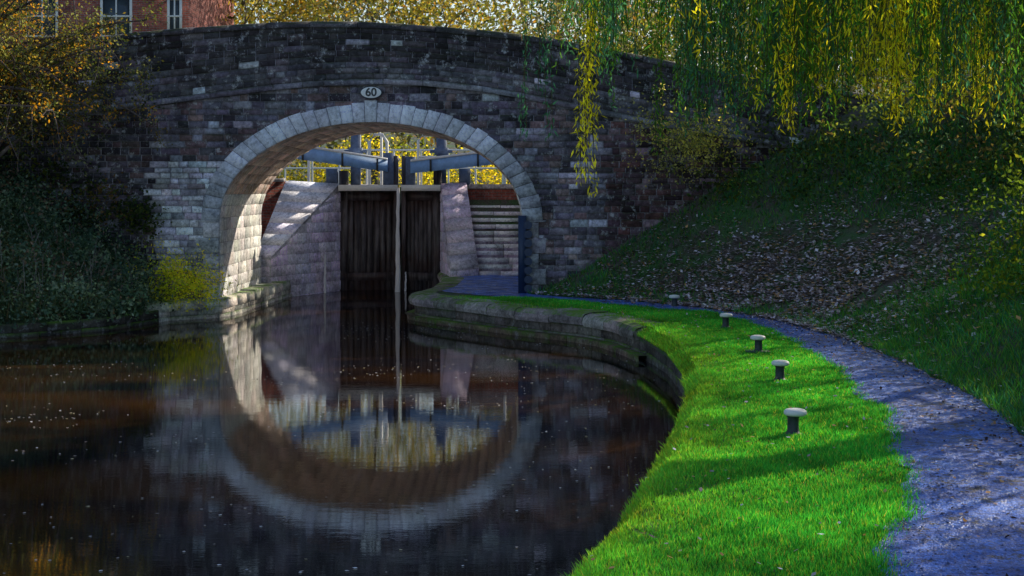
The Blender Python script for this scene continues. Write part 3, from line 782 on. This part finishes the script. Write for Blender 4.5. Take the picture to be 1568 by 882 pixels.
for k in range(ncl):
    X_ = 75+790*random.random()**.75
    y = random.uniform(13, 24)
    x = X_/121*y/18
    zb = random.choice((4.9, 4.6, 4.3, 4.0, 3.75, 3.5)) + random.uniform(-.25, .3)
    zb = 2.7+(zb-2.7)*y/18
    if X_ < 230: zb += .45
    pch = wob(X_*.013, y*.3)
    yel = random.random() < (.5 if pch > .25 else .12)
    if X_ < 330: yel = random.random() < .08
    for j in range(random.randint(4, 9)):
        strands.append((x+random.gauss(0,.16), y+random.gauss(0,.3), zb+abs(random.gauss(0,.45)), yel, X_ < 400))
for (cx, cy, zb, yel, nj) in ((.88,17.5,2.62,True,5),(.92,17.6,3.2,True,6),(.15,18,3.25,False,2),(.45,17,3.3,False,2),(1.75,17,3.05,False,3),(.3,16.5,3.75,False,2),
                              (3.5,18,3.35,True,5),(2.6,17,3.5,False,4),(5.0,18.5,3.45,True,5),(4.2,17,3.6,True,4)):
    for j in range(nj): strands.append((cx+random.gauss(0,.045), cy+random.gauss(0,.08), zb+abs(random.gauss(0,.22)), yel, True))
gold = np.array([.40,.36,.02]); grn = np.array([.045,.12,.02]); blu = np.array([.025,.085,.065])
for (x, y, zb, yel, cool) in strands:
    top = random.uniform(6.0, 6.9)+max(0, y-18)*.12; Ls = max(.8, top-zb); n = int(Ls/.036)
    t = np.linspace(0, 1, n); ph = random.uniform(0, 6); amp = random.uniform(.02, .13)
    cx = x+amp*np.sin(t*4+ph)*t + (1-t)**2*random.uniform(0, .5); cy = y+amp*np.cos(t*3+ph)*t; cz = top-Ls*t
    C = np.stack([cx, cy, cz], 1)
    LC.append(C+rng.normal(size=C.shape)*.026)
    base = (gold if yel else (grn if random.random() < (.35 if cool else .65) else blu))*random.uniform(.6, 1.3)
    LK.append(base[None]*rng.uniform(.6, 1.5, (n, 1)))
    d = rng.normal(size=(n, 3))*.55; d[:, 2] -= 1.05; LD.append(d)
    RG.tube([tuple(C[i]) for i in np.linspace(0, n-1, 7).astype(int)], [.004]*7, 3, (.12,.11,.03))
C = np.concatenate(LC); D = np.concatenate(LD); K = np.concatenate(LK); D /= np.linalg.norm(D, axis=1)[:, None]
s = np.cross(D, rng.normal(size=D.shape)); s /= np.linalg.norm(s, axis=1)[:, None]
L_ = rng.uniform(.065, .125, (len(C), 1)); a = C; b = C+D*L_*.4+s*.0105; c = C+D*L_; e = C+D*L_*.4-s*.0105
V = np.stack([a, b, c, e], 1).reshape(-1, 3)
mesh_np('leaves', V, np.arange(len(V)).reshape(-1, 4), np.repeat(K, 4, 0), M_willow, wil)
RG.make('withies', M_bark, wil)

# ------------------------------------------------------------------ grass
def blades(name, x, y, z, h, w, K, lean=.35):
    n = len(x); ang = rng.uniform(0, 2*np.pi, n); bx, by = np.cos(ang)*w/2, np.sin(ang)*w/2
    l = rng.normal(size=(n, 2))*lean*h[:, None]
    V = np.stack([np.stack([x-bx, y-by, z-.01], 1), np.stack([x+bx, y+by, z-.01], 1), np.stack([x+l[:,0], y+l[:,1], z+h], 1)], 1).reshape(-1, 3)
    KK = np.stack([K*.55, K*.55, K*1.25], 1).reshape(-1, 3)
    return mesh_np(name, V, np.arange(3*n).reshape(-1, 3), KK, M_grass)
n = 270000; y = 6.5+22.5*rng.uniform(0, 1, n)**1.35
xa = XR(y)-.04; xb = PL(y)+.12*wob(y*3.1, 1.)+.04+rng.normal(0,.06,n); x = xa+(xb-xa)*rng.uniform(0, 1, n)
k = (xb > xa)
x, y = x[k], y[k]
z = np.where(x < XR(y)+.12, .36+.9*np.maximum(0, x-XR(y)), np.where(x < XR(y)+.6, .49, .5))
stone = (y > 23.2) & (x < XR(y)+.55) & (rng.uniform(0, 1, len(x)) < .85)
x, y, z = x[~stone], y[~stone], z[~stone]
tuft = wob(x*3.3+5, y*3.1)
h = rng.uniform(.022, .062, len(x))*(1+.35*wob(x*1.5, y*1.5)+.4*tuft); w = .006+.0007*y
sunlit_edge = np.exp(-np.maximum(0, x-XR(y))/.35)
K = palette(len(x), [(.03,.26,.045),(.055,.32,.05),(.13,.34,.03),(.30,.30,.07)], [4,4,1.6,.7], .38)*(1+.32*wob(x*2.2, y*2.2)+.25*tuft)[:, None]
K = K+sunlit_edge[:, None]*np.array([.12,.08,.0])  # yellow sunlight painted into the blades along the water's edge
blades('verge_grass', x, y, z, np.maximum(h, .018), w, K, .45)
n = 130000; y = rng.uniform(9, 29.7, n); x = PR(y)-.05+rng.uniform(0, 1, n)**1.2*6.0
den = .5+.5*wob(x*.9+1, y*.8); lit = np.exp(-((x-PR(y)-1.4)/1.6)**2-((y-25.5)/3.8)**2)
k = rng.uniform(0, 1, n) < np.clip(.35+.8*den-1.15*lit, .02, 1); x, y = x[k], y[k]
h = rng.uniform(.05, .16, len(x)); K = palette(len(x), [(.045,.19,.05),(.08,.26,.045),(.15,.24,.05),(.04,.19,.13)], [4,3,2,2], .4)*(1+.3*wob(x*2,y*2))[:, None]
blades('slope_grass', x, y, H(x, y), h, .009+.0005*y, K, .6)
n = 9000; y = rng.uniform(25.5, 29.3, n); x = XL(y)-.2-rng.uniform(0, 1, n)*3; blades('bank_sedge', x, y, H(np.minimum(x, XL(y)-.3), y), rng.uniform(.15,.5,n), np.full(n,.012), palette(n, [(.16,.18,.09),(.09,.14,.06),(.24,.19,.12)], [3,3,1]), .4)

# ------------------------------------------------------------------ fallen leaves
def litter(name, x, y, z, size, cols, w):
    V, F, K = leaf_arrays(np.stack([x, y, z], 1), size, palette(len(x), cols, w, .4), .6, 0, .75); return mesh_np(name, V, F, K, M_litter)
BR = [(.26,.21,.24),(.15,.12,.12),(.40,.36,.42),(.30,.17,.08),(.08,.06,.06)]
n = 24000; y = rng.normal(25.2, 2.9, n); k = (y > 11) & (y < 29.6); y = y[k]; x = PR(y)-.15+np.abs(rng.normal(.0, 1.9, len(y))); k = (wob(x*1.7, y*1.9) > -.45); x, y = x[k], y[k]; litter('fallen_leaves', x, y, np.maximum(H(x, y), .515)+.02+rng.uniform(0,.05,len(x)), .085, BR, [3,3,2.5,1,2])
n = 3200; y = rng.uniform(7, 28, n); x = PL(y)+(PR(y)-PL(y))*rng.uniform(0, 1, n)**.45*1.1; litter('fallen_leaves', x, y, np.full(n, .538), .045, BR+[(.03,.02,.02)], [1.5,2,1,2.5,2,2.5])
n = 300; y = rng.uniform(7, 27, n); x = XR(y)+(PL(y)-XR(y))*rng.uniform(.05, 1, n); litter('fallen_leaves', x, y, np.full(n, .555), .045, BR, [2,2,2,3,1])
nc = 70; cy = 8+21*rng.uniform(0, 1, nc)**1.2; cxx = rng.uniform(0, 1, nc)
y = np.repeat(cy, 26)+rng.normal(0, .22, nc*26)*(1+np.repeat(rng.uniform(0,2,nc),26)); x = np.repeat(XL(cy)*.7+(XR(cy)-XL(cy)*.7)*cxx, 26)+rng.normal(0, .8, nc*26); k = x < XR(y)-.05; x, y = x[k], y[k]; n = len(x)
V, F, K = leaf_arrays(np.stack([x, y, np.full(n, .006)], 1), .035, palette(n, [(.34,.34,.38),(.25,.22,.15),(.17,.15,.15)], [2,1,3], .5), .7, 0, .97)
V[:, 2] = .006+np.abs(V[:, 2]-.006)*.15; mesh_np('floating_leaves', V, F, K, M_litter)
n = 5000; y = 7+20*rng.uniform(0, 1, n)**1.5; x = PL(y)+(PR(y)-PL(y))*rng.uniform(.02, .98, n); r = rng.uniform(.004, .013, n)
oc = np.array([(1,0,0),(0,1,0),(-1,0,0),(0,-1,0),(0,0,.7)]); V = (np.stack([x, y, np.full(n, .525)], 1)[:, None, :]+oc[None]*r[:, None, None]*rng.uniform(.7,1.3,(n,5,1))).reshape(-1, 3)
f = np.array([(0,1,4),(1,2,4),(2,3,4),(3,0,4)]); F = (np.arange(n)[:, None, None]*5+f[None]).reshape(-1, 3)
mesh_np('path_gravel', V, F, np.repeat(palette(n, [(.12,.22,.52),(.08,.12,.28),(.35,.48,.85)], [3,3,1]), 5, 0), stone_mat('pebbles', lich_amt=.1))

# ------------------------------------------------------------------ house
house = empty('brick_house')
G = Geo(); G.box(-20,-11.35,50,58,2.7,10.6); G.make('walls', M_brick, house)
G = Geo(); G.hexa([(-20.4,49.6,10.6),(-11,49.6,10.6),(-11,58.4,10.6),(-20.4,58.4,10.6),(-20.4,53.9,14),(-11,53.9,14),(-11,54.1,14),(-20.4,54.1,14)]); G.make('roof', bpy.data.materials['slate'], house)
GF = Geo(); GG = Geo()
for cx in (-11.85, -13.9, -16.5):
    for cz in (8.75, 5.3):
        w_, h_ = (.2, .6) if cx > -12 else (.5, .65)
        GG.box(cx-w_, cx+w_, 49.98, 49.99, cz-h_, cz+h_)
        for (a, b, c, d) in ((cx-w_-.06, cx-w_+.03, cz-h_, cz+h_),(cx+w_-.03, cx+w_+.06, cz-h_, cz+h_),(cx-.025, cx+.025, cz-h_, cz+h_)):
            GF.box(a, b, 49.93, 49.97, c, d)
        for z in (cz-h_-.05, cz, cz+h_): GF.box(cx-w_-.07, cx+w_+.07, 49.92, 49.975, z, z+.06)
GF.make('window_frames', M_white, house); GG.make('window_glass', plain_mat('glass_dark', (.05,.07,.09), .08, .2, 3, 0), house)

# ------------------------------------------------------------------ light, sky, camera
w = bpy.data.worlds.new('World'); scene.world = w; w.use_nodes = True
nt = w.node_tree; bg = nt.nodes['Background']; sky = nt.nodes.new('ShaderNodeTexSky'); sky.sky_type = 'NISHITA'; sky.sun_disc = False
el = math.asin(SUN.z); sky.sun_elevation = el; sky.sun_rotation = math.atan2(SUN.x, SUN.y)
nt.links.new(sky.outputs[0], bg.inputs['Color']); bg.inputs['Strength'].default_value = .15
ld = bpy.data.lights.new('sun', 'SUN'); ld.energy = 5; ld.angle = math.radians(.5); ld.color = (1, .90, .74)
lo = bpy.data.objects.new('sun', ld); lo.rotation_euler = (-SUN).to_track_quat('-Z', 'Y').to_euler(); lo.location = SUN*50; scene.collection.objects.link(lo)
cam = bpy.data.cameras.new('camera'); cam.sensor_width = 36; cam.lens = 50; cam.shift_y = -.0963; cam.clip_end = 800; cam.clip_start = .1
cob = bpy.data.objects.new('camera', cam); cob.location = (0, 0, 2.7); cob.rotation_euler = (math.pi/2, 0, 0); scene.collection.objects.link(cob)
scene.camera = cob
scene.view_settings.view_transform = 'Standard'; scene.view_settings.look = 'None'; scene.view_settings.exposure = 0
